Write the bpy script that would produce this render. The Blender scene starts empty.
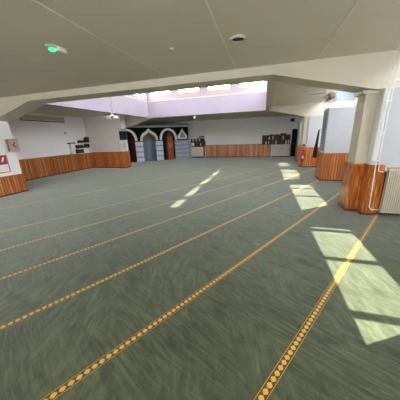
import bpy, bmesh, math, random
from mathutils import Vector, Matrix
random.seed(7)
C = bpy.context.scene.collection
PI = math.pi

# ------------------------------------------------------------------ camera
F = Vector((-0.27563, 0.91737, -0.28719))
def camera():
    pitch, roll, yaw = [math.radians(a) for a in (16.69, -2.128, 16.723)]
    f0 = Vector((0, math.cos(pitch), -math.sin(pitch))); r0 = Vector((1, 0, 0)); u0 = r0.cross(f0)
    r = r0*math.cos(roll) + u0*math.sin(roll); u = -r0*math.sin(roll) + u0*math.cos(roll)
    R = Matrix.Rotation(yaw, 3, 'Z')            # the building's long axis is +Y, the lens looks to its left
    f, r, u = R @ f0, R @ r, R @ u
    m = Matrix((r, u, -f)).transposed().to_4x4()
    m.translation = (0, 0, 1.84)
    cam = bpy.data.cameras.new('camera'); o = bpy.data.objects.new('camera', cam); C.objects.link(o)
    o.matrix_world = m
    cam.sensor_fit = 'HORIZONTAL'; cam.sensor_width = 36; cam.lens = 36*213.85/400
    cam.clip_start = 0.05; cam.clip_end = 200
    bpy.context.scene.camera = o
camera()

# ------------------------------------------------------------------ materials
def lin(c):
    def f(v):
        v /= 255.0
        return v/12.92 if v <= .04045 else ((v+.055)/1.055)**2.4
    return (f(c[0]), f(c[1]), f(c[2]), 1)
def new_mat(name):
    m = bpy.data.materials.new(name); m.use_nodes = True
    nt = m.node_tree
    return m, nt, nt.nodes['Principled BSDF']
def N(nt, t, **kw):
    n = nt.nodes.new(t)
    for k, v in kw.items(): setattr(n, k, v)
    return n
def math_(nt, op, a, b=None, c=None):
    n = N(nt, 'ShaderNodeMath', operation=op)
    for i, v in enumerate((a, b, c)):
        if v is None: continue
        if isinstance(v, (int, float)): n.inputs[i].default_value = v
        else: nt.links.new(v, n.inputs[i])
    return n.outputs[0]
def mix(nt, fac, a, b):
    n = N(nt, 'ShaderNodeMix', data_type='RGBA')
    for sock, v in ((n.inputs[0], fac), (n.inputs[6], a), (n.inputs[7], b)):
        if isinstance(v, (int, float)): sock.default_value = v
        elif isinstance(v, tuple): sock.default_value = v
        else: nt.links.new(v, sock)
    return n.outputs[2]
def noise(nt, vec, scale, detail=3, rough=.55):
    n = N(nt, 'ShaderNodeTexNoise'); n.inputs['Scale'].default_value = scale
    n.inputs['Detail'].default_value = detail; n.inputs['Roughness'].default_value = rough
    if vec is not None: nt.links.new(vec, n.inputs['Vector'])
    return n.outputs['Fac']
def ramp(nt, fac, stops):
    n = N(nt, 'ShaderNodeValToRGB'); nt.links.new(fac, n.inputs[0])
    e = n.color_ramp.elements
    while len(e) < len(stops): e.new(.5)
    for el, (p, c) in zip(e, stops): el.position = p; el.color = c
    return n.outputs[0]
def pos(nt):
    g = N(nt, 'ShaderNodeNewGeometry'); s = N(nt, 'ShaderNodeSeparateXYZ'); nt.links.new(g.outputs['Position'], s.inputs[0])
    return g.outputs['Position'], s.outputs[0], s.outputs[1], s.outputs[2]
def comb(nt, x, y, z):
    n = N(nt, 'ShaderNodeCombineXYZ')
    for i, v in enumerate((x, y, z)):
        if isinstance(v, (int, float)): n.inputs[i].default_value = v
        else: nt.links.new(v, n.inputs[i])
    return n.outputs[0]
def bump(nt, b, h, strength=.2, dist=.01):
    n = N(nt, 'ShaderNodeBump'); n.inputs['Strength'].default_value = strength; n.inputs['Distance'].default_value = dist
    nt.links.new(h, n.inputs['Height']); nt.links.new(n.outputs[0], b.inputs['Normal'])

def plain(name, rgb, rough=.6, metal=0, var=.06, scale=6, spec=.5):
    m, nt, b = new_mat(name)
    P, x, y, z = pos(nt)
    c = lin(rgb)
    d = tuple(v*(1-var) for v in c[:3])+(1,)
    e = tuple(min(1, v*(1+var)) for v in c[:3])+(1,)
    nt.links.new(ramp(nt, noise(nt, P, scale), [(.3, d), (.7, e)]), b.inputs['Base Color'])
    b.inputs['Roughness'].default_value = rough; b.inputs['Metallic'].default_value = metal
    b.inputs['Specular IOR Level'].default_value = spec
    return m
def wood_boards(name, cols, width=.092, rough=.33):
    m, nt, b = new_mat(name)
    P, x, y, z = pos(nt)
    u = math_(nt, 'ADD', x, y)
    k = math_(nt, 'FLOOR', math_(nt, 'DIVIDE', u, width))
    w = N(nt, 'ShaderNodeTexWhiteNoise', noise_dimensions='1D'); nt.links.new(k, w.inputs['W'])
    g = noise(nt, comb(nt, math_(nt, 'MULTIPLY', u, 38), math_(nt, 'MULTIPLY', k, 7.3), math_(nt, 'MULTIPLY', z, 2.2)), 1, 4)
    f = math_(nt, 'ADD', math_(nt, 'MULTIPLY', g, .75), math_(nt, 'MULTIPLY', w.outputs['Value'], .34))
    base = ramp(nt, f, [(.25, lin(cols[0])), (.52, lin(cols[1])), (.8, lin(cols[2]))])
    pp = math_(nt, 'PINGPONG', u, width/2)
    groove = math_(nt, 'LESS_THAN', pp, .008)
    nt.links.new(mix(nt, groove, base, lin(cols[3])), b.inputs['Base Color'])
    b.inputs['Roughness'].default_value = rough
    bump(nt, b, math_(nt, 'MINIMUM', math_(nt, 'DIVIDE', pp, .012), 1), .5, .004)
    return m
def wood_plain(name, cols, rough=.35, s=1):
    m, nt, b = new_mat(name)
    P, x, y, z = pos(nt)
    u = math_(nt, 'ADD', x, y)
    g = noise(nt, comb(nt, math_(nt, 'MULTIPLY', u, 26*s), 0, math_(nt, 'MULTIPLY', z, 2.0*s)), 1, 4)
    nt.links.new(ramp(nt, g, [(.3, lin(cols[0])), (.5, lin(cols[1])), (.72, lin(cols[2]))]), b.inputs['Base Color'])
    b.inputs['Roughness'].default_value = rough
    return m
def carpet_mat():
    m, nt, b = new_mat('carpet')
    P, x, y, z = pos(nt)
    p = math_(nt, 'SUBTRACT', math_(nt, 'MULTIPLY', x, .8681), math_(nt, 'MULTIPLY', y, .4964))   # across the prayer rows
    q = math_(nt, 'ADD', math_(nt, 'MULTIPLY', x, .4964), math_(nt, 'MULTIPLY', y, .8681))        # along them
    warp = math_(nt, 'MULTIPLY', noise(nt, P, .45, 2), .5)
    q2 = math_(nt, 'ADD', q, warp)
    st = noise(nt, comb(nt, math_(nt, 'MULTIPLY', p, 3.0), math_(nt, 'MULTIPLY', q2, 34.0), 0), 1, 4, .7)       # brushed pile
    st2 = noise(nt, comb(nt, math_(nt, 'MULTIPLY', math_(nt, 'ADD', p, q), 11), math_(nt, 'MULTIPLY', math_(nt, 'SUBTRACT', p, q), 2.4), 3), 1, 4, .7)
    patch = ramp(nt, noise(nt, P, 1.1, 2), [(.42, (0, 0, 0, 1)), (.58, (1, 1, 1, 1))])
    strokes = mix(nt, patch, st, st2)
    steps = noise(nt, comb(nt, math_(nt, 'MULTIPLY', p, 2.6), math_(nt, 'MULTIPLY', q, 4.6), 7), 1, 5, .6)            # trodden spots
    steps = ramp(nt, steps, [(.32, (0, 0, 0, 1)), (.47, (1, 1, 1, 1))])
    big = noise(nt, P, .55, 3)
    fine = noise(nt, P, 110, 2)
    f = math_(nt, 'ADD', math_(nt, 'ADD', math_(nt, 'MULTIPLY', strokes, .52), math_(nt, 'MULTIPLY', steps, .10)),
              math_(nt, 'ADD', math_(nt, 'MULTIPLY', big, .22), math_(nt, 'MULTIPLY', fine, .14)))
    base = ramp(nt, f, [(.355, lin(CARPET[0])), (.515, lin(CARPET[1])), (.67, lin(CARPET[2]))])
    u = math_(nt, 'ABSOLUTE', math_(nt, 'SUBTRACT', math_(nt, 'FLOORED_MODULO', math_(nt, 'ADD', p, .506+.56), 1.12), .56))
    t = math_(nt, 'DIVIDE', math_(nt, 'PINGPONG', q, .03), .03)
    dia = math_(nt, 'LESS_THAN', math_(nt, 'ADD', math_(nt, 'DIVIDE', u, .027), math_(nt, 'MULTIPLY', math_(nt, 'MULTIPLY', t, t), .95)), .76)
    edge = math_(nt, 'MULTIPLY', math_(nt, 'GREATER_THAN', u, .0295), math_(nt, 'GREATER_THAN', math_(nt, 'PINGPONG', q, .009), .0025))
    gold = math_(nt, 'MAXIMUM', dia, edge)
    stripe = mix(nt, gold, lin((90, 66, 30)), lin((218, 170, 76)))
    rows = math_(nt, 'MAXIMUM', math_(nt, 'GREATER_THAN', p, -6.7), math_(nt, 'MULTIPLY', math_(nt, 'GREATER_THAN', p, -8.7), math_(nt, 'LESS_THAN', p, -7.8)))
    ins = math_(nt, 'MULTIPLY', rows, math_(nt, 'LESS_THAN', u, .0345))
    nt.links.new(mix(nt, ins, base, stripe), b.inputs['Base Color'])
    b.inputs['Roughness'].default_value = .92
    b.inputs['Specular IOR Level'].default_value = .2
    b.inputs['Sheen Weight'].default_value = .68; b.inputs['Sheen Roughness'].default_value = .4
    b.inputs['Sheen Tint'].default_value = (.86, .90, .83, 1)
    bump(nt, b, f, .5, .02)
    return m
def glass_mat():
    m, nt, b = new_mat('window_glass')
    out = nt.nodes['Material Output']; nt.nodes.remove(b)
    tr = N(nt, 'ShaderNodeBsdfTransparent'); tr.inputs[0].default_value = (.96, .98, .98, 1)
    gl = N(nt, 'ShaderNodeBsdfGlossy'); gl.inputs['Roughness'].default_value = .03
    mx = N(nt, 'ShaderNodeMixShader'); mx.inputs[0].default_value = .05; nt.links.new(tr.outputs[0], mx.inputs[1]); nt.links.new(gl.outputs[0], mx.inputs[2])
    nt.links.new(mx.outputs[0], out.inputs[0])
    return m
def opal_mat():
    m, nt, b = new_mat('added_roof_diffuser')
    out = nt.nodes['Material Output']; nt.nodes.remove(b)
    tr = N(nt, 'ShaderNodeBsdfTranslucent'); tr.inputs[0].default_value = (.04, .04, .042, 1)
    df = N(nt, 'ShaderNodeBsdfDiffuse'); df.inputs[0].default_value = (.5, .5, .5, 1)
    ad = N(nt, 'ShaderNodeAddShader'); nt.links.new(tr.outputs[0], ad.inputs[0]); nt.links.new(df.outputs[0], ad.inputs[1])
    nt.links.new(ad.outputs[0], out.inputs[0])
    return m
def emit_mat(name, rgb, s):
    m, nt, b = new_mat(name)
    b.inputs['Base Color'].default_value = lin(rgb); b.inputs['Emission Color'].default_value = lin(rgb); b.inputs['Emission Strength'].default_value = s
    return m
def tile_mat(name, base, line, dots, step=.17, rows=.0):
    m, nt, b = new_mat(name)
    P, x, y, z = pos(nt)
    s = math_(nt, 'SUBTRACT', math_(nt, 'MULTIPLY', math_(nt, 'ADD', x, 6.2), -.7193), math_(nt, 'MULTIPLY', math_(nt, 'SUBTRACT', y, 17.9), .6947))
    a = math_(nt, 'PINGPONG', s, step/2); c = math_(nt, 'PINGPONG', z, step/2)
    star = math_(nt, 'LESS_THAN', math_(nt, 'ADD', a, c), step*.36)
    a2 = math_(nt, 'SUBTRACT', step/2, a); c2 = math_(nt, 'SUBTRACT', step/2, c)
    star2 = math_(nt, 'LESS_THAN', math_(nt, 'ADD', a2, c2), step*.22)
    col = mix(nt, star, lin(base), lin(dots)); col = mix(nt, star2, col, lin(line))
    if rows:
        band = math_(nt, 'LESS_THAN', math_(nt, 'PINGPONG', z, rows/2), .03)
        col = mix(nt, band, col, lin(line))
    nt.links.new(col, b.inputs['Base Color']); b.inputs['Roughness'].default_value = .3
    return m

CARPET = [(44, 47, 32), (72, 77, 55), (102, 108, 82)]
M = dict(
    carpet=carpet_mat(),
    ceiling=plain('ceiling_paint', (226, 217, 198), .85, var=.03, scale=1.2),
    beam=plain('beam_paint', (212, 205, 188), .8, var=.03, scale=2),
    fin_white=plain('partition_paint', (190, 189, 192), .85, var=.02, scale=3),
    shade_white=plain('greyish_wall_paint', (230, 220, 216), .85, var=.02, scale=3),
    bright_white=plain('brightened_white_paint', (246, 242, 243), .85, var=.01, scale=3),  # white raised to stand in for missing light on the left walls
    white=plain('white_wall_paint', (226, 224, 222), .85, var=.02, scale=3),
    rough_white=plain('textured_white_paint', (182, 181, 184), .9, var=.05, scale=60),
    cream=plain('cream_paint', (196, 188, 168), .6, var=.03),
    grey_paint=plain('grey_paint', (190, 190, 190), .7),
    batten=plain('pale_joint_strip', (232, 226, 206), .7),
    boards=wood_boards('pine_boards', [(142, 72, 32), (194, 112, 56), (226, 152, 90), (92, 42, 16)]),
    rail=wood_plain('pine_rail', [(158, 84, 36), (190, 110, 52), (212, 138, 76)], .3),
    pier_wood=wood_plain('varnished_pier_wood', [(112, 52, 16), (172, 94, 38), (220, 148, 80)], .18, 1.1),
    skirting=plain('dark_skirting', (84, 40, 26), .5),
    pinkwood=plain('window_frame_paint', (222, 182, 170), .5),
    whiteframe=plain('white_frame', (236, 234, 230), .5),
    glass=glass_mat(),
    sky_tinted=plain('sky_tinted_white', (190, 179, 197), .85, var=.02, scale=3),  # white lantern walls with the blue sky's tint put into the colour
    opal=opal_mat(),
    black=plain('black_panel', (22, 17, 16), .8, spec=.15),
    blackcloth=plain('black_cloth', (16, 15, 17), .95),
    redcloth=plain('dark_red_cloth', (92, 18, 22), .9),
    archwhite=plain('white_arch_plaster', (240, 238, 232), .6, var=.08, scale=14),
    tile=tile_mat('grey_blue_tiles', (152, 158, 178), (208, 212, 222), (160, 166, 182), .15, .33),
    column_tile=tile_mat('pale_blue_tiles', (226, 231, 242), (120, 130, 152), (216, 220, 230), .2, .4),
    niche_tile=tile_mat('dark_blue_tiles', (112, 118, 134), (164, 170, 186), (96, 102, 118), .12),
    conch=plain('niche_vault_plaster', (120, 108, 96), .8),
    minbar=wood_plain('carved_red_wood', [(112, 48, 18), (158, 76, 30), (184, 100, 46)], .35),
    darkwood=plain('dark_red_wood', (78, 32, 20), .5),
    navy=plain('dark_navy', (24, 24, 44), .3),
    navy2=plain('navy_screen', (36, 36, 70), .2),
    paper=plain('white_paper', (240, 239, 235), .8, var=.03),
    greypaper=plain('grey_paper', (150, 150, 156), .8),
    softink=plain('faded_ink', (92, 92, 100), .8),
    cool_grey=plain('dimmed_wall_paint', (150, 156, 164), .85),  # upper aisle walls coloured darker to offset the strong rooflight
    ink=plain('dark_ink', (44, 44, 52), .8),
    red=plain('poster_red', (170, 18, 48), .5),
    extred=plain('extinguisher_red', (206, 22, 26), .3),
    steel=plain('steel', (150, 150, 150), .35, 1),
    plastic=plain('white_plastic', (226, 224, 218), .4),
    beige=plain('clock_beige', (182, 150, 134), .5),
    grey=plain('mid_grey_plastic', (120, 116, 108), .5),
    dgrey=plain('dark_grey_plastic', (52, 50, 46), .5),
    rad=plain('radiator_cream', (206, 196, 172), .4),
    radgap=plain('radiator_shadow_line', (150, 136, 106), .6),
    pipe=plain('white_pipe_paint', (232, 226, 216), .4),
    green=emit_mat('green_signal_lens', (30, 230, 90), 2.2),
    bookdark=plain('dark_book_cover', (30, 24, 26), .6, var=.3),
    bookbrown=plain('brown_book_cover', (84, 40, 34), .6, var=.25),
    bookwhite=plain('white_book_cover', (206, 198, 190), .6),
    cabinet=plain('pale_grey_cabinet', (204, 198, 192), .6),
    cabinet2=plain('cream_cabinet', (222, 212, 198), .6, var=.08, scale=10),
    teal=plain('teal_sign', (20, 84, 92), .5),
    fanbrown=plain('brown_fan_plastic', (120, 78, 62), .5),
    fanpink=plain('pink_fan_blade', (206, 160, 156), .4),
)

# ------------------------------------------------------------------ mesh builder
WORLD = {}
class MB:
    def __init__(s, xf=None): s.bm = bmesh.new(); s.xf = xf
    def v(s, p): 
        p = Vector(p)
        return s.bm.verts.new(s.xf(p) if s.xf else p)
    def box(s, x0, x1, y0, y1, z0, z1):
        vs = [s.v((x, y, z)) for x in (x0, x1) for y in (y0, y1) for z in (z0, z1)]
        for f in ((0,1,3,2), (4,6,7,5), (0,4,5,1), (2,3,7,6), (0,2,6,4), (1,5,7,3)):
            s.bm.faces.new([vs[i] for i in f])
        return s
    def prism(s, pts, axis, a0, a1):
        # pts in the two other axes; axis 'x','y' or 'z'
        def P(p, a):
            return {'x': (a, p[0], p[1]), 'y': (p[0], a, p[1]), 'z': (p[0], p[1], a)}[axis]
        A = [s.v(P(p, a0)) for p in pts]; B = [s.v(P(p, a1)) for p in pts]
        s.bm.faces.new(A); s.bm.faces.new(B[::-1])
        n = len(pts)
        for i in range(n): s.bm.faces.new([A[i], B[i], B[(i+1) % n], A[(i+1) % n]])
        return s
    def tube(s, path, r, n=10, caps=True):
        path = [Vector(p) for p in path]; rings = []
        rs = r if isinstance(r, (list, tuple)) else [r]*len(path)
        for i, p in enumerate(path):
            d = (path[min(i+1, len(path)-1)] - path[max(i-1, 0)]).normalized()
            a = d.cross(Vector((0, 0, 1)))
            if a.length < .05: a = d.cross(Vector((1, 0, 0)))
            a.normalize(); b = d.cross(a)
            rings.append([s.v(p + a*rs[i]*math.cos(2*PI*k/n) + b*rs[i]*math.sin(2*PI*k/n)) for k in range(n)])
        for A, B in zip(rings, rings[1:]):
            for k in range(n): s.bm.faces.new([A[k], A[(k+1) % n], B[(k+1) % n], B[k]])
        if caps: s.bm.faces.new(rings[0][::-1]); s.bm.faces.new(rings[-1])
        return s
    def lathe(s, c, prof, n=20, axis='z'):
        # prof: list of (radius, height)
        c = Vector(c)
        def P(r, h, a):
            q = {'z': (r*math.cos(a), r*math.sin(a), h), 'y': (r*math.cos(a), h, r*math.sin(a)), 'x': (h, r*math.cos(a), r*math.sin(a))}[axis]
            return c + Vector(q)
        rings = [[s.v(P(r, h, 2*PI*k/n)) for k in range(n)] for r, h in prof]
        for A, B in zip(rings, rings[1:]):
            for k in range(n): s.bm.faces.new([A[k], A[(k+1) % n], B[(k+1) % n], B[k]])
        s.bm.faces.new(rings[0][::-1]); s.bm.faces.new(rings[-1])
        return s
    def grid(s, f, nu, nv):
        V = [[s.v(f(i/nu, j/nv)) for j in range(nv+1)] for i in range(nu+1)]
        for i in range(nu):
            for j in range(nv): s.bm.faces.new([V[i][j], V[i+1][j], V[i+1][j+1], V[i][j+1]])
        return s
    def ring(s, inner, outer, t0, t1):
        # band between two open polylines in the (s,z) plane, extruded in t (local y)
        A0 = [s.v((p[0], t0, p[1])) for p in inner]; A1 = [s.v((p[0], t1, p[1])) for p in inner]
        B0 = [s.v((p[0], t0, p[1])) for p in outer]; B1 = [s.v((p[0], t1, p[1])) for p in outer]
        for i in range(len(inner)-1):
            for q in ((A1, B1), (B0, A0), (A0, A1), (B1, B0)):
                s.bm.faces.new([q[0][i], q[0][i+1], q[1][i+1], q[1][i]])
        for i in (0, -1): s.bm.faces.new([A0[i], A1[i], B1[i], B0[i]])
        return s
    def build(s, name, mat, parent=None, bevel=0, smooth=False, **props):
        bm = s.bm
        bmesh.ops.recalc_face_normals(bm, faces=bm.faces[:])
        off = WORLD[parent.name] if parent else None
        if parent is None:
            lo = Vector([min(v.co[i] for v in bm.verts) for i in range(3)]); hi = Vector([max(v.co[i] for v in bm.verts) for i in range(3)])
            off = Vector(((lo.x+hi.x)/2, (lo.y+hi.y)/2, lo.z))
        for v in bm.verts: v.co -= off
        me = bpy.data.meshes.new(name); bm.to_mesh(me); bm.free()
        me.materials.append(M[mat])
        if smooth:
            for p in me.polygons: p.use_smooth = True
        o = bpy.data.objects.new(name, me); C.objects.link(o)
        if parent: o.parent = parent
        else: o.location = off
        WORLD[o.name] = off
        if bevel:
            b = o.modifiers.new('bevel', 'BEVEL'); b.width = bevel; b.segments = 2; b.limit_method = 'ANGLE'
        for k, v in props.items(): o[k] = v
        return o
def box(name, mat, x0, x1, y0, y1, z0, z1, parent=None, bevel=0, **p):
    return MB().box(x0, x1, y0, y1, z0, z1).build(name, mat, parent, bevel, **p)
def thing(name, loc, label, cat, group=None):
    o = bpy.data.objects.new(name, None); C.objects.link(o); o.location = loc; o.empty_display_size = .1
    WORLD[o.name] = Vector(loc)
    o['label'] = label; o['category'] = cat
    if group: o['group'] = group
    return o
def T(label, cat, group=None):
    d = dict(label=label, category=cat)
    if group: d['group'] = group
    return d
S = dict(kind='structure')

# ------------------------------------------------------------------ the shell
XL, XR, YF, YB = -11.3, 4.2, -5.0, 18.65
H, H2, WT = 3.25, 3.07, 1.05
box('floor', 'carpet', XL-.2, XR+.2, YF-.2, YB+.2, -.15, 0, **S)

# continuous glazed rooflight in the raised ceiling of the right aisle
AX, AZ = 2.62, 3.80
RX0, RX1 = 3.13, 3.97
bars = (-2.4, -1.0, .4, 1.4, 2.3, 3.47, 4.57, 5.62, 6.75, 8.10, 9.08, 9.6, 11.0, 12.25)
def ceiling_piece(mb, x0, x1, y0, y1, z0, z1, holes):
    # slab with rooflight holes (hx0,hx1,hy0,hy1), holes sorted by y and of one x range
    if not holes: mb.box(x0, x1, y0, y1, z0, z1); return
    hx0, hx1 = holes[0][0], holes[0][1]
    mb.box(x0, hx0, y0, y1, z0, z1); mb.box(hx1, x1, y0, y1, z0, z1)
    y = y0
    for h in holes:
        mb.box(hx0, hx1, y, h[2], z0, z1); y = h[3]
    mb.box(hx0, hx1, y, y1, z0, z1)
mb = MB()
mb.box(XL-.2, AX, YF-.2, 5.5, H, H+.15)
mb.box(.24, AX, 6.1, 13.3, H, H+.15)
mb.box(XL-.2, -7.44, 6.1, 13.3, H, H+.15)
ceiling_piece(mb, AX, XR+.2, YF-.2, 9.6, AZ, AZ+.12, [(RX0, RX1, -3.9, 9.59)])
ceiling_piece(mb, AX, XR+.2, 9.6, 13.3, AZ, AZ+.12, [(RX0-.09, RX1-.07, 9.61, 13.1)])
ceiling_piece(mb, XL-.2, XR+.2, 13.9, YB+.2, H2, H2+.15, [(2.62, 3.40, 13.91, 15.7)])
mb.build('ceiling', 'ceiling', **S)
box('trim_1', 'batten', -2.385, -2.36, YF, 5.49, H-.006, H+.004, **S)
box('trim_2', 'batten', -.705, -.68, YF, 5.49, H-.006, H+.004, **S)
box('trim_3', 'batten', .94, .965, YF, 5.49, H-.006, H+.004, **S)
box('trim_4', 'batten', -4.07, -4.045, YF, 5.49, H-.004, H+.004, **S)

# portal frames: flat soffit in the middle, haunches sloping to the piers
frame_poly = [(XL-.2, 2.58), (-8.9, 2.58), (-7.1, H2), (.1, H2), (2.1, 2.6), (XR+.2, 2.6), (XR+.2, H), (AX, H), (AX, H+.16), (XL-.2, H+.16)]
MB().prism(frame_poly, 'y', 5.5, 6.1).build('trim_5', 'beam', **S)
MB().prism(frame_poly, 'y', 13.3, 13.9).build('trim_6', 'beam', **S)
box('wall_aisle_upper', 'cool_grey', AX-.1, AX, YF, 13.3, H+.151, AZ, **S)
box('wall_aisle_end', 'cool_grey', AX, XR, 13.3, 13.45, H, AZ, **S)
# long beams carrying the roof lantern
box('trim_7', 'beam', 0, .24, 6.1, 13.3, H2, H+.16, **S)
box('trim_8', 'sky_tinted', -7.44, -7.2, 6.1, 13.3, H2, H+.16, **S)

# roof lantern
LZ = 5.1
wall_n = [0]
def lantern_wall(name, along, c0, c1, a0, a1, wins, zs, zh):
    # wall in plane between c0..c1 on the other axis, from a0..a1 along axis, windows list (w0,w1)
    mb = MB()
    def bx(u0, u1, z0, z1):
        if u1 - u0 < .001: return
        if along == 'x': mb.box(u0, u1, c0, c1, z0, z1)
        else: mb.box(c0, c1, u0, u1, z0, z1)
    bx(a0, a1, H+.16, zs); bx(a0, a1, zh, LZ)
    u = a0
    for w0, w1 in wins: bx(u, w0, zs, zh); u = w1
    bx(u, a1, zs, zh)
    return mb.build(name, 'sky_tinted', **S)
win_n = [0]
def window(along, c0, c1, w0, w1, zs, zh, frame, label, group, fw=.06, mull=0, fb=None):
    fb = fb or fw
    win_n[0] += 1
    mb = MB()
    def bx(u0, u1, z0, z1, d=0):
        if along == 'x': mb.box(u0, u1, c0+d, c1-d, z0, z1)
        else: mb.box(c0+d, c1-d, u0, u1, z0, z1)
    cm = (c0+c1)/2
    cen = (w0+w1)/2
    loc = (cen, cm, zs) if along == 'x' else (cm, cen, zs)
    t = thing('window_%d' % win_n[0], loc, label, 'window', group); t['kind'] = 'structure'
    bx(w0, w1, zs, zs+fb); bx(w0, w1, zh-fw, zh); bx(w0, w0+fw, zs+fb, zh-fw); bx(w1-fw, w1, zs+fb, zh-fw)
    for k in range(mull):
        u = w0 + (w1-w0)*(k+1)/(mull+1); bx(u-.03, u+.03, zs+fb, zh-fw)
    mb.build('frame', frame, t)
    g = MB()
    if along == 'x': g.box(w0+fw*.5, w1-fw*.5, cm-.004, cm+.004, zs+fw*.5, zh-fw*.5)
    else: g.box(cm-.004, cm+.004, w0+fw*.5, w1-fw*.5, zs+fw*.5, zh-fw*.5)
    g.build('pane', 'glass', t)
    return t
ZS, ZH = 4.15, 4.95
back_w = [(-7.0, -5.58), (-5.2, -3.74), (-3.34, -1.92), (-1.54, -.1)]
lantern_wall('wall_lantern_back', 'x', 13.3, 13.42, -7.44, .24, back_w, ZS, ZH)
names = ['leftmost', 'second from the left', 'third from the left', 'rightmost']
for (a, b_), nm in zip(back_w, names):
    window('x', 13.29, 13.41, a, b_, ZS, ZH, 'pinkwood', 'wide lantern window in a pinkish frame, %s of the row facing the camera' % nm, 'lantern windows', .09, 0, .2)
box('wall_lantern_lining', 'sky_tinted', -7.2, 0, 13.27, 13.299, H2-.004, ZS, **S)
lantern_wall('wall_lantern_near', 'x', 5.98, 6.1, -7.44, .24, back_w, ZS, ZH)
for (a, b_), nm in zip(back_w, names):
    window('x', 5.985, 6.095, a, b_, ZS, ZH, 'pinkwood', 'lantern window above the near beam, %s of its row' % nm, 'lantern windows', .07)
side_w = [(6.22, 7.34), (7.62, 9.03), (9.37, 10.72), (11.04, 12.40), (12.68, 13.2)]
sn = ['nearest', 'second', 'third', 'fourth', 'farthest']
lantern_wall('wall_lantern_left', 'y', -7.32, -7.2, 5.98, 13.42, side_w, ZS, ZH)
for (a, b_), nm in zip(side_w, sn):
    window('y', -7.315, -7.205, a, b_, ZS, ZH, 'pinkwood', 'lantern window over the left long beam, %s along it' % nm, 'lantern windows', .07)
lantern_wall('wall_lantern_right', 'y', .15, .24, 5.98, 13.42, side_w, 4.03, 5.02)  # window height enlarged to let in more low sky light
for (a, b_), nm in zip(side_w, sn):
    window('y', .16, .235, a, b_, 4.03, 5.02, 'pinkwood', 'lantern window over the right long beam, %s along it' % nm, 'lantern windows', .07)
box('ceiling_lantern', 'opal', -7.44, .24, 5.98, 13.42, LZ, LZ+.01, **S)  # unseen lantern roof, made translucent to let in extra daylight
box('added_eave_right', 'beam', .2, .50, 5.5, 13.9, LZ+.011, LZ+.12, **S)       # unseen eave added to keep high sun off the right panes
box('added_eave_left', 'beam', -7.8, -7.36, 5.5, 13.9, LZ+.011, LZ+.12, **S)  # unseen matching eave, added for symmetry with the right one

box('trim_11', 'whiteframe', -7.2, 0, 13.24, 13.27, 4.0, 4.04, **S)
box('trim_12', 'whiteframe', -7.2, -7.17, 6.1, 13.27, 4.0, 4.04, **S)
# side rooflights
def rooflight(y0, y1, bars, x0, x1, z, label):
    win_n[0] += 1
    t = thing('window_%d' % win_n[0], ((x0+x1)/2, (y0+y1)/2, z), label, 'rooflight', 'side rooflights'); t['kind'] = 'structure'
    mb = MB()
    mb.box(x0-.08, x0, y0, y1, z, z+.13); mb.box(x1, x1+.08, y0, y1, z, z+.13)
    mb.build('curb', 'whiteframe', t)
    for b_ in bars: box('glazing_bar', 'whiteframe', x0, x1, b_-.05, b_+.05, z+.04, z+.1, t)
    box('pane', 'glass', x0-.06, x1+.06, y0, y1, z+.13, z+.136, t)
rooflight(-3.9, 9.56, [b for b in bars if b < 9.5], RX0, RX1, AZ+.12, 'long glazed rooflight over the right aisle from behind the camera to the white partition')
rooflight(9.64, 13.1, [b for b in bars if b > 9.7], RX0-.09, RX1-.07, AZ+.12, 'glazed rooflight over the right aisle past the white partition')
rooflight(13.91, 15.7, (15.1,), 2.62, 3.40, H2+.15, 'short glazed rooflight in the right aisle ceiling nearest the back wall')

# ---- walls
def wainscot(parent, segs, top=WT, mat='boards', cap='rail'):
    # segs: list of (x0,x1,y0,y1) thin plan rectangles
    a = MB(); c = MB(); k = MB()
    for x0, x1, y0, y1 in segs:
        a.box(x0, x1, y0, y1, .05, top-.04)
        c.box(x0-.008, x1+.008, y0-.008, y1+.008, top-.04, top)
        k.box(x0-.004, x1+.004, y0-.004, y1+.004, 0, .05)
    a.build('wainscot', mat, parent); c.build('wainscot_cap', cap, parent); k.build('skirting', 'skirting', parent)
w = box('wall_back', 'white', XL-.2, XR+.2, YB, YB+.2, 0, H2, **S)
wainscot(w, [(-4.93, .57, YB-.03, YB), (1.93, 2.02, YB-.03, YB)])
w = box('wall_left', 'bright_white', XL-.2, XL, YF, YB, 0, H, **S)
wainscot(w, [(XL, XL+.03, 5.95, 12.1)])
mb = MB(); rw = [(-3.4, -.4), (3.5, 4.3), (7.2, 8.0), (11.0, 11.8)]  # unseen windows added in this wall to light the left side
mb.box(XR, XR+.2, YF, YB, 0, 1.4); mb.box(XR, XR+.2, YF, YB, 2.3, AZ); u = YF
for a, b_ in rw: mb.box(XR, XR+.2, u, a, 1.4, 2.3); u = b_
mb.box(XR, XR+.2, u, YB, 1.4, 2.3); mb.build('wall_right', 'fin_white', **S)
for (a, b_), nm in zip(rw, ('behind the camera', 'in the radiator bay', 'in the bay behind the nearest pier', 'in the bay past the white partition')):
    window('y', XR+.05, XR+.13, a, b_, 1.4, 2.3, 'whiteframe', 'unseen white framed window added for light in the right outer wall, %s' % nm, 'added outer wall windows', .07, 1)
w = box('wall_left_near', 'bright_white', XL, -8.9, -2.0, 5.95, 0, 2.58, **S)
MB().box(XL, -8.9, -2, 5.5, 2.58, H).build('wall_left_upper', 'bright_white', **S)
wainscot(w, [(-8.9, -8.87, -2.0, 5.97)], .70)
wainscot(w, [(XL, -8.87, 5.95, 5.975)], 1.05)
w = box('wall_left_middle', 'shade_white', XL, -8.58, 12.1, 12.6, 0, H, **S)
wainscot(w, [(XL+.03, -8.55, 12.07, 12.1), (-8.58, -8.55, 12.1, 12.63)])

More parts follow.
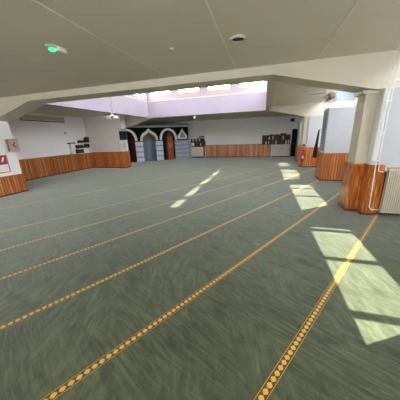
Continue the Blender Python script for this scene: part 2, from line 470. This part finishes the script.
# right piers and fin walls
w = box('wall_radiator', 'rough_white', 2.27, XR, 5.5, 6.1, 0, 2.6, **S)
wainscot(w, [(2.45, XR, 5.47, 5.5)])
w = box('wall_pilaster', 'white', 2.20, 2.29, 5.40, 5.64, 0, 2.6, **S)
wainscot(w, [(2.185, 2.45, 5.37, 5.40), (2.17, 2.20, 5.37, 5.60)], 1.12, 'pier_wood', 'pier_wood')
w = MB().box(1.98, 2.20, 5.64, 6.08, 0, 2.6).build('wall_pier', 'cream', **S)
MB().box(1.9, 2.195, 5.60, 6.09, 2.55, 2.615).build('capital', 'beam', w)
wainscot(w, [(1.94, 2.20, 5.60, 5.64), (1.94, 1.98, 5.64, 6.1), (1.94, 2.22, 6.08, 6.11)], 1.12, 'pier_wood', 'rail')
def fin(name, x0, y0, y1, top):
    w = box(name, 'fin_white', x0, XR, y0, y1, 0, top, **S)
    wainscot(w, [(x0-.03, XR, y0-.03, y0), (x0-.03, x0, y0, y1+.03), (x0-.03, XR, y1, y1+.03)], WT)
    return w
fin('wall_partition_behind_camera', 2.18, 1.85, 2.5, 2.62)
fin('wall_partition_near', 2.18, 9.2, 9.95, 2.62)
fin('wall_partition_middle', 2.17, 12.85, 13.5, 2.6)
w = MB().box(1.97, 2.16, 12.95, 13.6, 0, 2.6).build('wall_partition_pier', 'cream', **S)
wainscot(w, [(1.94, 2.14, 12.92, 12.95), (1.94, 1.97, 12.95, 13.63)], 1.08)
fin('wall_partition_far', 2.12, 15.5, 16.3, 2.5)

# wall behind the camera; unseen windows added to brighten the room
FWT = 2.2
fw_w = [(-8.6, -5.7), (-5.4, -2.5), (-2.2, .7), (1.0, 3.9)]
mb = MB(); mb.box(XL-.2, XR+.2, YF-.2, YF, 0, .9); mb.box(XL-.2, XR+.2, YF-.2, YF, FWT, AZ)
u = XL-.2
for a, b_ in fw_w: mb.box(u, a, YF-.2, YF, .9, FWT); u = b_
mb.box(u, XR+.2, YF-.2, YF, .9, FWT); mb.build('wall_front', 'white', **S)
for (a, b_), nm in zip(fw_w, names): window('x', YF-.14, YF-.06, a, b_, .9, FWT, 'whiteframe', 'large unseen white framed window added for light in the wall behind the camera, %s of four' % nm, 'added front windows', .07, 1)

# dark door at the right end of the back wall
t = thing('door_1', (2.55, YB-.03, 0), 'dark door at the right end of the back wall', 'door'); t['kind'] = 'structure'
box('leaf', 'black', 2.06, 2.95, YB-.06, YB-.01, .02, 2.05, t)
mb = MB(); mb.box(2.03, 2.06, YB-.08, YB, 0, 2.1); mb.box(2.95, 3.0, YB-.08, YB, 0, 2.1); mb.box(2.03, 3.0, YB-.08, YB, 2.05, 2.1)
mb.build('door_frame', 'darkwood', t)
MB().tube([(2.15, YB-.06, 1.0), (2.15, YB-.11, 1.0), (2.27, YB-.11, 1.0)], .011, 8).build('handle', 'steel', t)

# ------------------------------------------------------------------ mihrab wall across the corner
E0 = Vector((-6.2, 17.9, 0)); dS = Vector((-.7193, -.6947, 0)); dN = Vector((.6947, -.7193, 0))
mx = lambda p: E0 + dS*p.x + dN*p.y + Vector((0, 0, p.z))
LM = lambda: MB(mx)
def round_arch(c, r, z0, rise, n=20):
    return [(c + r*math.cos(PI*k/n)*(1+.10*math.sin(PI*k/n)), z0 + rise*math.sin(PI*k/n)) for k in range(n+1)]
def ogee(c, r, z0, rise, n=24):
    out = []
    for k in range(n+1):
        a = PI*k/n; h = math.sin(a)
        zz = z0 + rise*(.80*h**.9 + .20*max(0, 1-abs(math.cos(a))*2.6)**1.3)
        out.append((c + r*math.cos(a)*(1+.06*h), zz))
    return out
Z0 = 1.62
mih = thing('mihrab', mx(Vector((2.9, 0, 0))), 'black and white arched mihrab wall with grey-blue tiles across the back left corner', 'mihrab')
arR = round_arch(1.79, .55, Z0, .76); arC = ogee(3.37, .53, Z0, .66); arL = round_arch(5.02, .55, Z0, .76)
LEND = 5.75
path = [(0, Z0)]
for a in (arR, arC, arL): path += [(p[0], p[1]) for p in a[::-1]]
path += [(LEND, Z0), (LEND, 2.60), (0, 2.60)]
LM().prism(path, 'y', -.14, 0).build('fascia', 'black', mih)
for a, o_ in ((arR, round_arch(1.79, .73, Z0-.02, .92)), (arC, ogee(3.37, .70, Z0-.02, .92)), (arL, round_arch(5.02, .73, Z0-.02, .92))):
    LM().ring([(p[0], p[1]-.02) for p in a], o_, -.02, .035).build('arch_trim', 'archwhite', mih)
# blind pointed arch at the right end
pa_ = [(.12, Z0+.04), (1.0, Z0+.04), (.98, Z0+.3), (.8, 2.12), (.55, 2.48), (.32, 2.12), (.14, Z0+.3)]
bl = LM().prism(pa_, 'y', 0, .03).build('blind_arch', 'archwhite', mih)
ib = [(.3, Z0+.16), (.82, Z0+.16), (.68, 2.05), (.55, 2.26), (.43, 2.05)]
LM().prism(ib, 'y', .03, .04).build('inset', 'greypaper', bl)
LM().box(0, 1.24, -.14, 0, 0, Z0-.05).build('tile_panel', 'tile', mih)
LM().box(0, 1.24, -.14, .02, Z0-.05, Z0+.01).build('ledge', 'black', mih)
for s0, s1 in ((2.3, 2.86), (3.88, 4.46)):
    LM().box(s0, s1, -.14, .02, 0, Z0-.05).build('column', 'column_tile', mih)
    LM().box(s0-.02, s1+.02, -.16, .04, Z0-.05, Z0+.01).build('impost', 'black', mih)
LM().box(LEND-.18, LEND, -.14, .02, 0, Z0).build('column', 'column_tile', mih)
LM().box(-.02, LEND, -.2, .04, 2.60, 2.76).build('cornice', 'grey_paint', mih)
LM().box(-.04, LEND, -.22, .06, 2.76, 2.80).build('cornice_cap', 'black', mih)
LM().grid(lambda u, v: Vector((3.37 + .53*math.cos(PI*u), -.13 - .6*math.sin(PI*u), v*Z0)), 20, 2).build('niche', 'niche_tile', mih)
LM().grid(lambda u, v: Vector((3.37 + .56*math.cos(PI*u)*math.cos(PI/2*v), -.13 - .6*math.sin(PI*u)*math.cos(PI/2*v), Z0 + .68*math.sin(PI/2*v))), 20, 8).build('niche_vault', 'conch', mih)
# wall closing the corner, coloured black for the unlit space behind the mihrab
LM().box(-.1, LEND, -1.5, -1.4, 0, 2.6).build('wall_mihrab_corner', 'black', **S)
# curtains, pulpit and a black sheet for the unlit passage in the side openings
def curtain(s0, s1, t, z1, nm, mat, label):
    n = int((s1-s0)/.02)
    g = LM()
    g.grid(lambda u, v: Vector((s0+(s1-s0)*u, t+.03*math.sin(u*(s1-s0)*2*PI/.13), .02+(z1-.02)*v)), n, 2)
    o = g.build(nm, mat, smooth=True, **T(label, 'curtain'))
    md = o.modifiers.new('solid', 'SOLIDIFY'); md.thickness = .012
    return o
curtain(4.46, 4.74, -.28, 2.2, 'curtain', 'redcloth', 'dark red curtain hanging in the left arch of the mihrab wall')
curtain(4.78, 5.58, -.36, 2.3, 'curtain', 'blackcloth', 'black sheet standing for the unlit passage behind the dark screen in the left arch')  # black sheet put in for the darkness of the left passage
curtain(1.93, 2.32, -.3, 2.3, 'curtain', 'blackcloth', 'black curtain beside the wooden pulpit in the right arch')
t = thing('minbar', mx(Vector((1.58, -.3, 0))), 'tall carved reddish wooden pulpit standing in the right arch of the mihrab wall', 'pulpit')
LM().box(1.32, 1.86, -.62, -.2, 0, 1.9).build('body', 'minbar', t)
for k in range(4): LM().box(1.4, 1.78, -.2, -.185, .12+.45*k, .12+.45*k+.36).build('carved_panel', 'rail' if k == 2 else 'minbar', t)
LM().prism([(1.30, 1.9), (1.88, 1.9), (1.8, 2.1), (1.59, 2.28), (1.38, 2.1)], 'y', -.62, -.18).build('canopy', 'darkwood', t)
for s in (1.335, 1.845): LM().tube([(s, -.19, 0), (s, -.19, 1.95)], .022, 8).build('post', 'darkwood', t)

# ------------------------------------------------------------------ shelves, cabinets and books
def book(mat, x, y, z, w, d, h, along, label, group, lean=0):
    nm = 'book'
    mb = MB()
    if along == 'x': mb.box(-w/2, w/2, 0, d, 0, h)
    else: mb.box(0, d, -w/2, w/2, 0, h)
    me_key = None
    bm = mb.bm
    bmesh.ops.recalc_face_normals(bm, faces=bm.faces[:])
    me = bpy.data.meshes.new(nm); bm.to_mesh(me); bm.free(); me.materials.append(M[mat])
    o = bpy.data.objects.new(nm, me); C.objects.link(o); o.location = (x, y, z)
    if lean: o.rotation_euler = (0, lean, 0) if along == 'x' else (lean, 0, 0)
    o['label'] = label; o['category'] = 'book'; o['group'] = group
    return o
BC = {'bookdark': 'dark', 'bookbrown': 'brown', 'bookwhite': 'white'}
def row(x0, x1, y, z, along, where, group, hmax, dens, weights, d=.18, gaps=()):
    u = x0
    while u < x1-.03:
        w = random.uniform(*dens)
        if u + w > x1: break
        if any(g0 < u < g1 for g0, g1 in gaps): u += w; continue
        mat = random.choices(list(BC), weights)[0]
        h = random.uniform(.62, 1)*hmax
        lab = '%s book standing in %s' % (BC[mat], where)
        if along == 'x': book(mat, u+w/2, y, z, w-.004, d, h, 'x', lab, group)
        else: book(mat, y, u+w/2, z, w-.004, d, h, 'y', lab, group)
        u += w
# wide shelf on the right of the back wall
t = thing('bookshelf', (.88, YB-.14, .98), 'wide two-row wooden wall shelf full of books at the right of the back wall', 'bookshelf')
for z in (1.0, 1.36, 1.70): box('shelf', 'darkwood', -.18, 1.93, YB-.26, YB-.03, z-.025, z, t)
for x in (-.18, 1.905): box('side_panel', 'darkwood', x-.0, x+.025, YB-.26, YB-.03, 1.0, 1.70, t)
box('back_panel', 'darkwood', -.15, 1.905, YB-.045, YB-.032, 1.0, 1.70, t)
row(-.14, 1.88, YB-.25, 1.001, 'x', 'the lower row of the wide shelf on the back wall', 'books in the lower row of the wide back shelf', .31, (.05, .1), (5, 2, 2), gaps=((.5, .66), (1.12, 1.25)))
row(-.14, 1.88, YB-.25, 1.361, 'x', 'the upper row of the wide shelf on the back wall', 'books in the upper row of the wide back shelf', .31, (.05, .1), (7, 2, .6))
for k, (x, w, h) in enumerate(((.55, .34, .05), (.95, .3, .04), (1.4, .42, .10))):
    box('box_file', 'bookdark', x-w/2, x+w/2, YB-.24, YB-.05, 1.701, 1.701+h, None, 0,
        **T('flat dark box lying on top of the wide back shelf, %s' % ('leftmost of three', 'middle of three', 'rightmost and thickest of three')[k], 'box', 'boxes on top of the wide shelf'))
def cabinet(x0, x1, y0, y1, z1, mat, label, doors, side):
    t = thing('cabinet', ((x0+x1)/2, (y0+y1)/2, 0), label, 'cabinet')
    box('body', side, x0, x1, y0+.02, y1, .08, z1-.03, t)
    box('plinth', 'skirting', x0+.03, x1-.03, y0+.05, y1, 0, .08, t)
    box('top', side, x0-.02, x1+.02, y0-.01, y1, z1-.03, z1, t)
    w = (x1-x0-.04)/doors
    for k in range(doors):
        d = box('door', mat, x0+.02+w*k+.004, x0+.02+w*(k+1)-.004, y0, y0+.02, .1, z1-.05, t)
        hx = x0+.02+w*k+(w-.06 if k % 2 == 0 else .06)
        MB().lathe((hx, y0, z1*.6), [(.012, 0), (.012, -.018), (.02, -.02), (.018, -.032)], 10, 'y').build('knob', 'steel', d)
cabinet(.60, 1.92, 18.32, YB-.045, .95, 'cabinet', 'pale grey two-door cabinet under the wide shelf at the right of the back wall', 2, 'cabinet')
cabinet(-6.12, -5.0, 18.3, YB-.045, .96, 'cabinet2', 'cream two-door cabinet with a brown top between the mihrab wall and pine panelling', 2, 'darkwood')
# narrow shelf left of the back wall
t = thing('bookshelf', (-5.55, YB-.14, 1.0), 'small dark two-row bookshelf standing above the cream cabinet beside the mihrab wall', 'bookshelf')
for z in (1.0, 1.38): box('shelf', 'darkwood', -6.2, -4.9, YB-.26, YB-.03, z-.03, z, t)
for x in (-6.2, -4.925): box('side_panel', 'darkwood', x, x+.025, YB-.26, YB-.03, 1.0, 1.42, t)
box('back_panel', 'darkwood', -6.17, -4.93, YB-.045, YB-.032, 1.0, 1.40, t)
row(-5.86, -4.94, YB-.25, 1.001, 'x', 'the lower row of the small shelf by the mihrab', 'books in the lower row of the small shelf', .29, (.045, .085), (6, 3, 1))
row(-6.15, -4.94, YB-.25, 1.381, 'x', 'the upper row of the small shelf by the mihrab', 'books in the upper row of the small shelf', .3, (.045, .085), (8, 1, .6), gaps=((-5.8, -5.66), (-5.47, -5.38)))
box('leaflet_box', 'paper', -6.14, -5.92, YB-.25, YB-.08, 1.001, 1.28, None, 0, **T('white leaflet box at the left end of the small shelf lower row', 'box'))
box('box_file', 'bookdark', -5.4, -4.95, YB-.25, YB-.07, 1.70, 1.79, None, 0, **T('flat dark box lying on the books at the right of the small shelf', 'box'))

# shelves on the left wall
t = thing('wall_shelf', (XL+.12, 11.7, 1.05), 'white three-tier wall shelf with books on the left wall above the pine panelling', 'shelf')
tiers = [(10.85, 12.05, 1.06, 1.21), (10.95, 12.06, 1.36, 0), (11.15, 12.06, 1.68, 0)]
for y0, y1, z, _ in tiers: box('shelf', 'paper', XL+.002, XL+.24, y0, y1, z-.025, z, t)
box('back_panel', 'paper', XL+.002, XL+.015, 10.85, 12.06, 1.06, 1.68, t)
box('side_panel', 'paper', XL+.015, XL+.24, 12.03, 12.06, 1.06, 1.68, t)
row(10.9, 11.5, XL+.04, 1.061, 'y', 'the lowest tier of the white shelf on the left wall', 'books in the lowest tier of the white wall shelf', .25, (.05, .09), (7, 1, 1))
row(11.0, 11.55, XL+.04, 1.361, 'y', 'the left half of the middle tier of the white shelf', 'books at the left of the middle tier', .2, (.05, .09), (8, 2, 1))
for k in range(5):
    book('bookbrown', XL+.04, 11.72+.06*k, 1.361, .056, .18, .25, 'y', 'reddish brown book in the right half of the middle tier of the white shelf', 'reddish books on the white wall shelf')
row(11.2, 11.75, XL+.04, 1.681, 'y', 'the left half of the top of the white wall shelf', 'low books on top of the white wall shelf', .16, (.05, .09), (9, 0, 0))
row(11.75, 12.04, XL+.04, 1.681, 'y', 'the right end of the top of the white wall shelf', 'tall books on top of the white wall shelf', .36, (.05, .07), (9, 1, 0))
t = thing('leaflet_cabinet', (XL+.12, 10.72, 1.05), 'narrow white box with black top standing left of the wall shelf', 'box')
box('body', 'paper', XL+.002, XL+.2, 10.55, 10.8, 1.055, 1.66, t)
box('lid', 'black', XL+.002, XL+.24, 10.45, 10.86, 1.66, 1.72, t)

# ------------------------------------------------------------------ things on the left
t = thing('projection_screen', (XL+.07, 9.3, 2.85), 'long white roller projection screen housing high on the left wall', 'projection screen')
box('housing', 'cream', XL+.002, XL+.16, 8.1, 10.45, 2.88, 3.12, t, .015)
box('bottom_slot', 'dgrey', XL+.01, XL+.15, 8.12, 10.43, 2.855, 2.88, t)
for y in (8.09, 10.45): box('end_cap', 'grey_paint', XL+.002, XL+.17, y, y+.012, 2.855, 3.13, t)
t = thing('thermostat', (XL+.01, 10.48, 2.22), 'small grey round sensor on the left wall below the screen housing', 'sensor')
MB().lathe((XL, 10.48, 2.28), [(.06, .002), (.06, .03), (.045, .04)], 14, 'x').build('case', 'grey_paint', t)
MB().lathe((XL, 10.48, 2.28), [(.02, .04), (.02, .055), (.014, .058)], 10, 'x').build('dial', 'grey', t)
# clock
t = thing('wall_clock', (-8.82, 5.83, 1.52), 'square beige wall clock on the white wall above the red poster', 'clock')
box('case', 'grey', -8.898, -8.76, 5.69, 5.99, 1.54, 1.97, t, .008)
box('face', 'beige', -8.76, -8.748, 5.68, 6.0, 1.53, 1.98, t)
for p1 in ((5.89, 1.86), (5.92, 1.66)):
    d = Vector((0, p1[0]-5.83, p1[1]-1.75)).normalized()*.018; pr = Vector((0, -d.z, d.y))
    a = Vector((-8.742, 5.80, 1.755)); b_ = Vector((-8.742, p1[0], p1[1]))
    MB().prism([(v.y, v.z) for v in (a-pr, b_-pr*.5, b_+pr*.5, a+pr)], 'x', -8.747, -8.741).build('hand', 'ink', t)
# poster
t = thing('poster', (-8.89, 5.2, .82), 'red and white framed poster on the white wall at the left edge', 'poster')
box('sheet', 'paper', -8.898, -8.887, 4.85, 5.56, .84, 1.42, t)
box('red_field', 'red', -8.887, -8.884, 4.85, 5.55, 1.11, 1.41, t)
mb = MB(); mb.box(-8.899, -8.878, 4.83, 5.58, .82, .845); mb.box(-8.899, -8.878, 4.83, 5.58, 1.405, 1.43); mb.box(-8.899, -8.878, 5.555, 5.58, .82, 1.43); mb.box(-8.899, -8.878, 4.83, 4.855, .82, 1.43)
mb.build('frame', 'red', t)
MB().prism([(5.36, 1.2), (5.44, 1.36), (5.49, 1.36), (5.43, 1.2)], 'x', -8.884, -8.882).build('emblem', 'paper', t)
# dark screen and notice on the end of the middle wall
t = thing('display_screen', (-8.5, 12.25, 1.74), 'dark navy screen mounted at the end of the pine-panelled middle wall', 'screen')
box('housing', 'navy', -8.70, -8.17, 11.98, 12.06, 1.76, 2.29, t, .01)
box('screen_glass', 'navy2', -8.68, -8.19, 11.968, 11.98, 1.80, 2.25, t)
box('bracket', 'dgrey', -8.72, -8.60, 12.06, 12.098, 1.92, 2.12, t)
box('stand_plate', 'grey_paint', -8.68, -8.19, 11.99, 12.06, 2.29, 2.40, t)
t = thing('notice_board', (-8.5, 12.05, 1.07), 'white notice board under the dark navy screen', 'notice board')
box('board', 'paper', -8.74, -8.26, 12.04, 12.066, 1.07, 1.72, t)
box('sheet', 'cabinet2', -8.54, -8.40, 12.034, 12.04, 1.28, 1.60, t)
box('hanger', 'dgrey', -8.74, -8.60, 12.066, 12.098, 1.4, 1.5, t)
# projector
px, py, pz = -6.76, 9.0, 2.73
t = thing('projector', (px, py, pz), 'white ceiling projector hanging on a thin pole in the roof lantern', 'projector')
b_ = box('body', 'plastic', px-.2, px+.2, py-.15, py+.15, pz, pz+.13, t, .02)
MB().lathe((px+.1, py-.15, pz+.065), [(.045, 0), (.045, -.03), (.035, -.035)], 14, 'y').build('lens', 'dgrey', b_)
MB().tube([(px, py, pz+.13), (px, py, LZ)], .02, 10).build('pole', 'grey_paint', t)
MB().tube([(px+.04, py, pz+.2), (px+.06, py, 3.6), (px+.03, py, LZ)], .006, 6).build('cable', 'grey', t)
MB().lathe((px, py, pz+.13), [(.05, 0), (.05, .05), (.03, .12)], 12).build('mount', 'plastic', t)

# ------------------------------------------------------------------ ceiling things
t = thing('emergency_light', (-3.2, 3.12, H-.1), 'white emergency light with glowing green lens on the near ceiling', 'emergency light')
MB().lathe((-3.22, 3.1, H), [(.11, -.001), (.11, -.02), (.07, -.03)], 20).build('base', 'grey_paint', t)
MB().lathe((-3.24, 3.09, H), [(.04, -.03), (.05, -.04), (.035, -.06), (.01, -.066)], 16).build('lens', 'green', t, smooth=True)
MB().box(-3.175, -3.105, 3.08, 3.24, H-.075, H-.001).build('battery_case', 'plastic', t, .015)
t = thing('downlight', (-.46, 3.86, H-.04), 'round recessed downlight with dark grille in the near ceiling', 'downlight')
mb = MB(lambda p: Vector((-.46+p.x, 3.86+p.z, H-.001-p.y)))
mb.ring([(.092*math.cos(k*PI/16), .092*math.sin(k*PI/16)) for k in range(33)], [(.125*math.cos(k*PI/16), .125*math.sin(k*PI/16)) for k in range(33)], 0, .03)
mb.build('trim_ring', 'cream', t)
MB().lathe((-.46, 3.86, H-.012), [(.093, 0), (.093, .01)], 24).build('grille', 'grey', t)
for k in range(-2, 3): MB().box(-.46-.085, -.46+.085, 3.86+.032*k-.004, 3.86+.032*k+.004, H-.018, H-.012).build('louvre', 'dgrey', t)
t = thing('smoke_sensor', (-1.56, 3.85, H-.04), 'small white round sensor on the near ceiling left of the downlight', 'sensor')
MB().lathe((-1.56, 3.85, H), [(.04, -.001), (.04, -.015), (.03, -.03)], 16).build('case', 'cream', t)
MB().lathe((-1.56, 3.85, H), [(.012, -.03), (.012, -.04)], 10).build('led', 'grey', t)
t = thing('spotlight', (-4.15, 13.22, 2.85), 'small white spotlight fixed to the far beam under the lantern', 'spotlight')
MB().tube([(-4.15, 13.45, H2), (-4.15, 13.45, 2.99)], .015, 8).build('stem', 'plastic', t)
MB().tube([(-4.12, 13.47, 2.98), (-4.19, 13.33, 2.90)], [.04, .055], 12).build('lamp_head', 'plastic', t)
t = thing('ceiling_lamp', (-3.53, 16.7, H2-.06), 'flat round pale lamp on the back ceiling beyond the lantern', 'ceiling lamp')
MB().lathe((-3.53, 16.7, H2), [(.22, -.001), (.22, -.03)], 24).build('base', 'grey_paint', t)
MB().lathe((-3.53, 16.7, H2), [(.2, -.03), (.16, -.06), (.05, -.07)], 24).build('shade', 'cream', t, smooth=True)
t = thing('loudspeaker', (1.95, 18.5, 2.6), 'small black loudspeaker high in the right corner of the back wall', 'loudspeaker')
box('cabinet', 'black', 1.84, 2.1, 18.34, 18.56, 2.62, 2.86, t, .01)
MB().lathe((1.97, 18.34, 2.72), [(.08, 0), (.08, -.008), (.05, -.004)], 16, 'y').build('cone', 'dgrey', t)
box('bracket', 'dgrey', 1.93, 2.01, 18.56, 18.648, 2.7, 2.78, t)
t = thing('strip_lamp', (1.85, 9.7, H-.06), 'slim grey strip lamp on the right bay ceiling beyond the near beam', 'ceiling lamp')
box('housing', 'grey_paint', 1.6, 2.1, 9.66, 9.76, H-.05, H-.001, t)
box('diffuser', 'grey', 1.62, 2.08, 9.67, 9.75, H-.065, H-.05, t)

# ------------------------------------------------------------------ right: radiator, pipes
rx0, rx1, rz0, rz1 = 2.53, 3.85, .075, 1.04
t = thing('radiator', ((rx0+rx1)/2, 5.38, 0), 'cream ribbed panel radiator on the pine-panelled wall at the right edge', 'radiator')
n = 33; pitch = (rx1-rx0)/n
pts = []
for k in range(n):
    u = rx0 + pitch*k
    pts += [(u+.004, 5.365), (u+.008, 5.345), (u+pitch-.008, 5.345), (u+pitch-.004, 5.365)]
pts += [(rx1, 5.365), (rx1, 5.385), (rx0, 5.385), (rx0, 5.365)]
MB().prism(pts, 'z', rz0, rz1-.02).build('front_panel', 'rad', t)
box('rear_panel', 'rad', rx0, rx1, 5.41, 5.43, rz0, rz1-.02, t)
mb = MB()
for k in range(n+1): mb.box(rx0+pitch*k-.003, rx0+pitch*k+.003, 5.352, 5.366, rz0+.03, rz1-.05)
mb.build('groove', 'radgap', t)
box('top_grille', 'rad', rx0, rx1, 5.345, 5.435, rz1-.02, rz1, t, .004)
for x in (2.75, 3.6): box('bracket', 'steel', x-.02, x+.02, 5.43, 5.462, .2, .9, t)
v_ = MB().tube([(rx0-.07, 5.40, rz1-.06), (rx0, 5.40, rz1-.06)], .018, 10).build('valve', 'steel', t)
MB().lathe((rx0-.05, 5.40, rz1-.045), [(.024, 0), (.028, .02), (.024, .06), (.01, .065)], 12).build('valve_knob', 'plastic', v_)
t = thing('heating_pipes', (2.33, 5.35, .1), 'pair of white heating pipes running down the wall beside the radiator', 'pipes')
MB().tube([(2.235, 5.345, H-.002), (2.235, 5.345, 1.3), (2.27, 5.345, 1.16), (2.30, 5.345, .2), (2.34, 5.345, .14), (2.46, 5.345, .14), (2.50, 5.40, .14), (2.528, 5.40, .14)], .010, 10).build('return_pipe', 'pipe', t, smooth=True)
MB().tube([(2.305, 5.345, H-.002), (2.305, 5.345, 1.3), (2.33, 5.345, 1.16), (2.335, 5.345, 1.0), (2.42, 5.345, .975), (2.462, 5.40, .98)], .010, 10).build('supply_pipe', 'pipe', t, smooth=True)
MB().tube([(2.32, 5.36, 2.72), (2.38, 5.38, 2.72), (2.6, 5.487, 2.72), (4.1, 5.487, 2.72)], .011, 8).build('branch_pipe', 'pipe', smooth=True, **T('thin white horizontal pipe high on the wall above the radiator', 'pipe'))
for z in (2.35, 1.75, 1.2): box('clip', 'pipe', 2.22, 2.32, 5.34, 5.398, z, z+.02, t)

# ------------------------------------------------------------------ right: extinguisher, sign, poster, coat, fan
ex, ey = 2.02, 12.80
t = thing('fire_extinguisher', (ex, ey, .3), 'red fire extinguisher hanging on the pine pier beyond the white partition', 'fire extinguisher')
MB().lathe((ex, ey, .33), [(.07, 0), (.078, .02), (.078, .40), (.06, .46), (.028, .49), (.028, .52)], 20).build('body', 'extred', t, smooth=True)
box('label_plate', 'paper', ex-.045, ex+.045, ey-.083, ey-.076, .48, .62, t)
hv = MB().tube([(ex, ey, .85), (ex, ey, .90)], .02, 10).build('valve', 'black', t)
MB().prism([(ey-.12, .90), (ey+.02, .885), (ey+.02, .915), (ey-.12, .94)], 'x', ex-.012, ex+.012).build('lever', 'black', hv)
MB().tube([(ex+.02, ey, .88), (ex+.09, ey-.03, .84), (ex+.1, ey-.04, .6), (ex+.09, ey-.03, .45)], .012, 8).build('hose', 'black', t, smooth=True)
box('bracket', 'dgrey', ex-.03, ex+.03, ey+.07, ey+.118, .5, .8, t)
box('sign', 'teal', 1.99, 2.11, 12.938, 12.947, 1.10, 1.22, None, 0, **T('small teal sign above the red fire extinguisher', 'sign'))

t = thing('poster', (2.14, 9.55, 1.15), 'tall grey poster with dark lettering strokes on the side of the white partition', 'poster')
box('sheet', 'greypaper', 2.168, 2.178, 9.24, 9.90, 1.12, 2.56, t)
mk = MB()
for y, z, a, b2 in ((9.55, 2.22, .05, .16), (9.62, 2.10, .12, .04), (9.5, 2.0, .16, .05), (9.6, 1.9, .1, .08), (9.52, 1.78, .14, .05), (9.58, 1.66, .08, .1), (9.55, 1.52, .13, .04), (9.55, 1.4, .1, .05)):
    mk.box(2.164, 2.168, y-a, y+a, z-b2/2, z+b2/2)
mk.build('lettering', 'softink', t)

t = thing('hanging_coat', (2.1, 10.1, .8), 'black coat hanging at the rear edge of the white partition', 'coat')
def coat(u, v):
    a = 2*PI*u; w = .04 + .10*v**1.0; z = 1.9 - 1.1*v
    return Vector((2.12 - .06*v + (w*.55)*math.cos(a)*(1+.18*math.sin(5*a)), 10.12 + w*math.sin(a)*(1+.12*math.cos(4*a)), z))
MB().grid(coat, 24, 10).build('cloth', 'blackcloth', t, smooth=True)
MB().tube([(2.15, 9.985, 1.92), (2.14, 10.05, 1.90), (2.12, 10.12, 1.88), (2.11, 10.13, 1.93)], .012, 8).build('hook', 'steel', t)

fx, fy, fz = 2.2, 9.4, 2.622
t = thing('fan', (fx, fy, fz), 'small round caged fan with brown hub standing on top of the white partition', 'fan')
MB().lathe((fx, fy, fz), [(.11, 0), (.11, .015), (.03, .03)], 18).build('base', 'plastic', t)
MB().tube([(fx, fy, fz+.02), (fx, fy+.02, fz+.16)], .016, 8).build('stand', 'plastic', t)
cz = fz + .33
cg = MB()
for k in range(16):
    a = 2*PI*k/16
    cg.tube([(fx+.03*math.cos(a), fy-.075, cz+.03*math.sin(a)), (fx+.14*math.cos(a), fy-.07, cz+.14*math.sin(a)), (fx+.2*math.cos(a), fy-.02, cz+.2*math.sin(a)), (fx+.1*math.cos(a), fy+.035, cz+.1*math.sin(a))], .004, 5)
for r, y in ((.2, -.02), (.14, -.07)):
    cg.tube([(fx+r*math.cos(2*PI*k/24), fy+y, cz+r*math.sin(2*PI*k/24)) for k in range(25)], .006, 6, False)
cg.build('cage', 'fanbrown', t)
for k in range(4):
    a = 2*PI*k/4 + .4; d = Vector((math.cos(a), 0, math.sin(a))); pr = Vector((-math.sin(a), 0, math.cos(a))); c = Vector((fx, fy-.02, cz))
    q = MB()
    def blade(u, v, d=d, pr=pr, c=c): return c + d*(.02+.15*u) + pr*((v-.5)*(.03+.08*math.sin(PI*min(u*.8+.15, 1)))) + Vector((0, (v-.5)*.05, 0))
    q.grid(blade, 6, 4)
    o = q.build('blade', 'fanpink', t, smooth=True); o.modifiers.new('s', 'SOLIDIFY').thickness = .004
MB().lathe((fx, fy-.03, cz), [(.02, -.05), (.04, -.03), (.045, 0), (.05, .06), (.045, .11), (.02, .12)], 14, 'y').build('motor', 'fanbrown', t, smooth=True)

# ------------------------------------------------------------------ light
SUN, SKY, EXPO = 9.5, 9.5, 1.29
sd = bpy.data.lights.new('sun', 'SUN'); sd.energy = SUN; sd.angle = math.radians(.4); sd.color = (1, .95, .84)
so = bpy.data.objects.new('sun', sd); C.objects.link(so)
so.rotation_euler = Vector((.57, .33, 1)).to_track_quat('Z', 'Y').to_euler(); so.location = (6, 5, 12)
wd = bpy.data.worlds.new('sky'); bpy.context.scene.world = wd; wd.use_nodes = True
wt = wd.node_tree; bg = wt.nodes['Background']; bg.inputs[1].default_value = SKY
tc = wt.nodes.new('ShaderNodeTexCoord'); sx = wt.nodes.new('ShaderNodeSeparateXYZ'); wt.links.new(tc.outputs['Generated'], sx.inputs[0])
mr = wt.nodes.new('ShaderNodeMapRange'); mr.inputs[1].default_value = -1; mr.inputs[2].default_value = 1; wt.links.new(sx.outputs[2], mr.inputs[0])
cr = wt.nodes.new('ShaderNodeValToRGB'); e = cr.color_ramp.elements      # hazy sky: bright at the horizon, bluer and darker overhead, pale ground below
while len(e) < 5: e.new(.5)
for el, (p_, c_) in zip(e, ((0, (.42, .41, .39, 1)), (.47, (.62, .61, .58, 1)), (.52, (1, .98, .95, 1)), (.66, (.80, .84, .90, 1)), (1, (.26, .31, .40, 1)))): el.position = p_; el.color = c_
wt.links.new(mr.outputs[0], cr.inputs[0]); wt.links.new(cr.outputs[0], bg.inputs[0])

sc = bpy.context.scene
sc.view_settings.view_transform = 'Standard'; sc.view_settings.look = 'None'
sc.view_settings.exposure = EXPO; sc.view_settings.gamma = 1; sc.view_settings.use_curve_mapping = False
